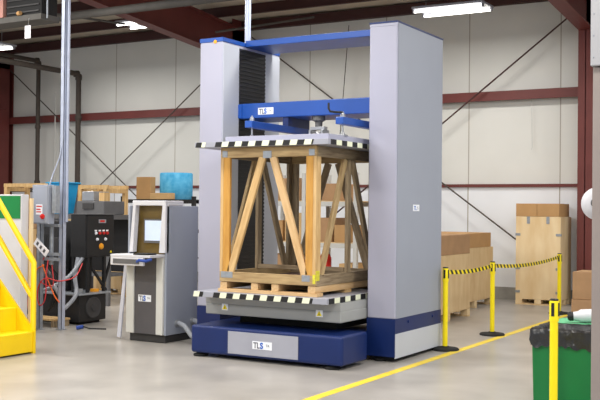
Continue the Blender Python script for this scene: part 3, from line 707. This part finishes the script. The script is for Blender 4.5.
MB().add([(-12.75, 13.05, 1.581), (-12.45, 13.05, 1.581), (-12.45, 13.3, 1.581), (-12.75, 13.3, 1.581), (-12.82, 13.0, 2.13), (-12.38, 13.0, 2.13), (-12.38, 13.35, 2.13), (-12.82, 13.35, 2.13)],
         [(0, 3, 2, 1), (0, 1, 5, 4), (1, 2, 6, 5), (2, 3, 7, 6), (3, 0, 4, 7), (4, 5, 6, 7)]).build('tub_body', M['cyan'], tb_, bevel=.02)
B(-12.85, -12.35, 12.98, 13.37, 2.13, 2.155).build('rim', M['cyan'], tb_, bevel=.006)
hv = thing('grey_unit', (-11.8, 13.35, 1.581), 'dark grey machine housing on the bench above the black control cabinet', 'machine')
B(-12.16, -11.52, 13.05, 13.6, 1.582, 1.82).build('housing', M['darkgrey'], hv, bevel=.015)
B(-12.0, -11.75, 13.03, 13.05, 1.68, 1.78).build('vent_panel', M['plinth'], hv)
B(-12.08, -11.8, 13.1, 13.5, 1.82, 1.99).build('control_head', M['steel'], hv, bevel=.01)
B(-11.68, -11.56, 13.1, 13.25, 1.821, 1.97).build('timber_block', WD[1], hv)
tag(B(-15.2, -14.2, 15.3, 15.9, .0, 1.93).build('storage_cabinet', M['charcoal'], None, bevel=.01), 'charcoal cabinet behind the pale timber rack at the far left', 'cabinet')
# stacked cartons seen between enclosure and switch box
for k in range(5):
    carton(-13.45, -12.90, 12.6, 13.2, .33*k, .33*k+.325, ('brown carton in the narrow stack left of the switch box, %s' % ['lowest of the stack', 'second from the floor', 'third from the floor', 'fourth from the floor', 'topmost of the stack'][k]), [M['card3'], M['card'], M['card2'], M['card3'], M['card2']][k], 'cartons left of the switch box')
# black steel rack with boxes
rk = thing('steel_rack', (-12.7, 16.35, 0), 'black steel rack behind the console holding boxes and a foam roll', 'rack')
for x in (-13.60, -11.76):
    for y in (16.0, 16.75): B(x-.035, x+.035, y-.035, y+.035, 0, 1.95).build('upright', M['black'], rk)
for z in (1.87, 1.25):
    for y in (16.0, 16.75): B(-13.56, -11.80, y-.02, y+.02, z-.06, z).build('beam', M['black'], rk)
    B(-13.58, -11.78, 15.98, 16.77, z, z+.018).build('shelf', M['black'], rk)
MB().bar((-13.55, 15.95, 1.32), (-13.3, 15.95, .98), .03, .03, Y).build('bracket', M['black'], rk)
bz = 1.889
carton(-13.27, -12.90, 16.03, 16.20, bz, 2.355, 'tall brown carton on the black rack above the console', M['card'], 'boxes on the black rack')
carton(-12.88, -12.35, 16.0, 16.15, bz, 2.02, 'flat tan carton on the black rack in front of the foam roll', M['card3'], 'boxes on the black rack')
tag(MB().lathe((-12.61, 16.53, bz), [(.33, 0), (.345, .02), (.345, .54), (.33, .56), (.08, .56), (.07, .54)], 32).build('foam_roll', M['foam'], None, smooth=True), 'light blue foam roll standing on the black rack', 'roll')
carton(-13.1, -12.6, 16.05, 16.6, 1.269, 1.6, 'brown carton on the lower shelf of the black rack', M['card2'], 'boxes on the black rack')
# plywood crate behind console
crate(-13.45, -12.05, 14.95, 15.75, .86, 'low pale plywood crate on the floor left of the console', M['ply'], G2, clips=False)
carton(-12.95, -12.45, 15.0, 15.4, .861, 1.07, 'small brown carton on the plywood crate left of the console', M['card'], G3)

# ------------------------------------------------------------------ storage rack seen through the crate frame
sk = thing('storage_rack', (-8.6, 15.4, 0), 'pale steel storage rack seen through the open crate frame', 'rack')
for x in (-9.6, -8.62, -7.60):
    for y in (15.0, 15.9): B(x-.035, x+.035, y-.035, y+.035, 0, 2.35).build('upright', M['offwhite'], sk)
for z in (.45, 1.1, 1.82):
    for y in (15.0, 15.9): B(-9.6, -7.57, y-.02, y+.02, z-.05, z+.03).build('beam', M['offwhite'], sk)
    B(-9.58, -7.58, 15.0, 15.9, z+.03, z+.045).build('shelf', M['ply2'], sk)
gi = 'goods on the storage rack'
its = [(-9.4, -8.75, 1.866, .40, 'card2', 'upper shelf, left half'), (-8.5, -7.95, 1.866, .3, 'card2', 'upper shelf, right half'),
       (-9.5, -9.1, 1.146, .36, 'card', 'middle shelf, leftmost'), (-9.05, -8.7, 1.146, .5, 'card3', 'middle shelf, left of the centre upright'), (-8.5, -8.1, 1.146, .42, 'card2', 'middle shelf, right of the centre upright'), (-8.05, -7.75, 1.146, .3, 'card', 'middle shelf, rightmost'),
       (-9.5, -9.06, .496, .4, 'card2', 'lower shelf, left end'), (-7.95, -7.7, .496, .28, 'card3', 'lower shelf, rightmost')]
for x0, x1, z, h, m, w_ in its:
    carton(x0, x1, 15.06, 15.7, z, z+h, 'cardboard box on the rack behind the crate, ' + w_, M[m], gi)
for k in range(4):
    tag(B(-9.02, -8.72, 15.1, 15.5, .496+.1*k, .58+.1*k).build('white_binder', M['paper']), 'white box in the small pile on the rack lower shelf, %s' % ['lowest', 'second', 'third', 'topmost'][k], 'box', gi)
ex = thing('red_canister', (-8.35, 15.3, .496), 'red canister on the lower shelf of the rack behind the crate', 'canister')
MB().lathe((-8.35, 15.3, .496), [(.1, 0), (.11, .01), (.11, .36), (.07, .43), (.03, .45)], 20).build('canister_body', M['red'], ex, smooth=True)
MB().lathe((-8.35, 15.3, .946), [(.03, 0), (.03, .05), (.02, .06)], 12).build('cap', M['orange'], ex, smooth=True)
tag(B(-8.6, -8.46, 15.15, 15.5, .496, .9).build('white_carton', M['paper']), 'narrow white carton left of the red canister', 'box', gi)

# ------------------------------------------------------------------ pipes, lamps, heater, hanging things
def elbow_pipe(name, pts, r, m, label, bands=()):
    t = thing(name, pts[-1], label, 'pipe')
    MB().tube(pts, r, 14).build('pipe_run', m, t, smooth=True)
    for p in pts[1:-1]:
        MB().lathe((p[0], p[1], p[2]-.08), [(r*1.25, 0), (r*1.3, .06), (r*1.3, .11), (r*1.0, .15)], 14).build('elbow', m, t, smooth=True)
    for z in bands: MB().lathe((pts[-1][0], pts[-1][1], z), [(r*1.3, 0), (r*1.3, .08)], 14).build('coupling', m, t)
    return t
elbow_pipe('wall_pipe', [(-17.0, 8.0, 5.02), (-17.0, 18.2, 5.02), (-17.0, 18.27, 4.95), (-17.0, 18.27, .02)], .065, M['darkpipe'], 'dark pipe that turns down the wall right of the tall pale post', (2.2, 3.9))
elbow_pipe('wall_pipe', [(-18.3, 12.0, 5.42), (-18.3, 18.15, 5.42), (-18.3, 18.2, 5.35), (-18.3, 18.2, .02)], .055, M['darkpipe'], 'leftmost dark pipe running down the wall beside the red column', (2.3, 3.7))
tag(MB().tube([(-17.85, 18.35, .02), (-17.85, 18.35, 4.6)], .016, 8).build('thin_conduit', M['offwhite'], None, smooth=True), 'thin pale conduit on the wall beside the leftmost dark pipe', 'conduit')
tag(MB().tube([(-18.3, 17.2, 2.1), (-15.3, 17.2, 2.1)], .035, 10).build('horizontal_pipe', M['darkpipe'], None, smooth=True), 'level dark pipe low in front of the wall above the blue tub', 'pipe')
elbow_pipe('ceiling_pipe', [(-20, 12.6, 4.98), (-4.5, 12.6, 5.02)], .07, M['midpipe'], 'grey pipe running level under the red rafters')
tag(MB().tube([(-7.19, 10.95, 3.875), (-7.19, 10.95, 6.2)], .04, 14).box(-7.24, -7.14, 10.9, 11.0, 3.842, 3.876).build('power_drop', M['conduit'], None, smooth=False), 'pale conduit dropping from the roof onto the left machine column', 'conduit')
def fixture(x, y, label, z=5.2):
    f = thing('strip_light', (x, y, z), label, 'ceiling light', 'fluorescent strip lights')
    L = .62
    MB().box(x-L-.03, x+L+.03, y-.30, y+.30, z+.05, z+.09).build('housing', M['platen'], f, bevel=.006)
    for dy in (-.22, .22):
        MB().tube([(x-L, y+dy, z+.012), (x+L, y+dy, z+.012)], .022, 12).build('tube', M['tube'], f, smooth=True)
        B(x-L-.03, x-L, y+dy-.03, y+dy+.03, z-.01, z+.05).build('lamp_holder', M['platen'], f); B(x+L, x+L+.03, y+dy-.03, y+dy+.03, z-.01, z+.05).build('lamp_holder', M['platen'], f)
    for dx in (-.5, .5): MB().tube([(x+dx, y, z+.09), (x+dx, y, rz(y)-.01)], .005, 6).build('hanging_wire', M['steel'], f)
    return f
f1 = fixture(-6.33, 16.15, 'lit fluorescent strip light above the right machine column')
copy_tree(f1, (-13.30, 16.35, 5.6), 'lit fluorescent strip light below the red rafter at upper left')
copy_tree(f1, (-17.0, 15.3, 5.2), 'lit fluorescent strip light at the left edge of the picture')
# unit heater
uh = thing('unit_heater', (-10.4, 10.4, 4.35), 'dark hanging unit heater with open grille at the top left corner', 'heater')
B(-10.76, -10.06, 10.05, 10.36, 4.42, 5.2).build('casing', M['rubber'], uh, bevel=.01)
B(-11.4, -10.04, 10.02, 10.38, 4.34, 4.42).build('base_tray', M['midpipe'], uh)
B(-11.4, -10.77, 10.0, 10.36, 4.421, 5.2).build('side_panel', M['pink'], uh)
for k in range(8): B(-10.72, -10.1, 10.03, 10.05, 4.46+.09*k, 4.48+.09*k).build('louvre', M['plinth'], uh)
MB().tube([(-10.48, 10.01, 4.45), (-10.42, 10.0, 4.45)], .03, 12).build('valve', M['card'], uh, smooth=True)
MB().tube([(-10.0, 10.1, 4.36), (-10.0, 10.1, 6.6)], .012, 8).build('support_rod', M['galv'], uh)
B(-10.33, -10.22, 10.0, 10.006, 4.08, 4.26).build('hang_tag', M['paper'], uh)
MB().tube([(-10.27, 10.003, 4.26), (-10.27, 10.02, 4.37)], .004, 6).build('tag_string', M['steel'], uh)
# slanted roof struts seen under the purlins
for i, (p, q, lb_) in enumerate((((-11.2, 15.9, 5.2), (-10.1, 17.9, 5.75), 'slanted pale conduit under the roof behind the top beam'),
                            ((-16.2, 13.2, 5.9), (-12.5, 14.7, 5.27), 'slanted pale conduit leading to the upper left strip light'))):
    tag(MB().tube([p, q], .022, 8).build('roof_conduit', M['midpipe'], None, smooth=True), lb_, 'conduit')
tag(MB().tube([(-9.5, 18.34, 5.6), (-9.72, 18.36, 3.0), (-9.72, 18.36, 2.26)], .009, 6).build('hanging_cable', M['darkpipe'], None, smooth=True), 'thin dark cable hanging down the wall between the machine columns', 'cable')
tag(MB().tube([(-5.62, 18.5, 3.865), (-5.6, 18.5, 2.95), (-5.62, 18.5, 2.9)], .006, 6).build('pull_cord', M['offwhite'], None, smooth=True), 'thin pale cord hanging on the right wall panel', 'cord')
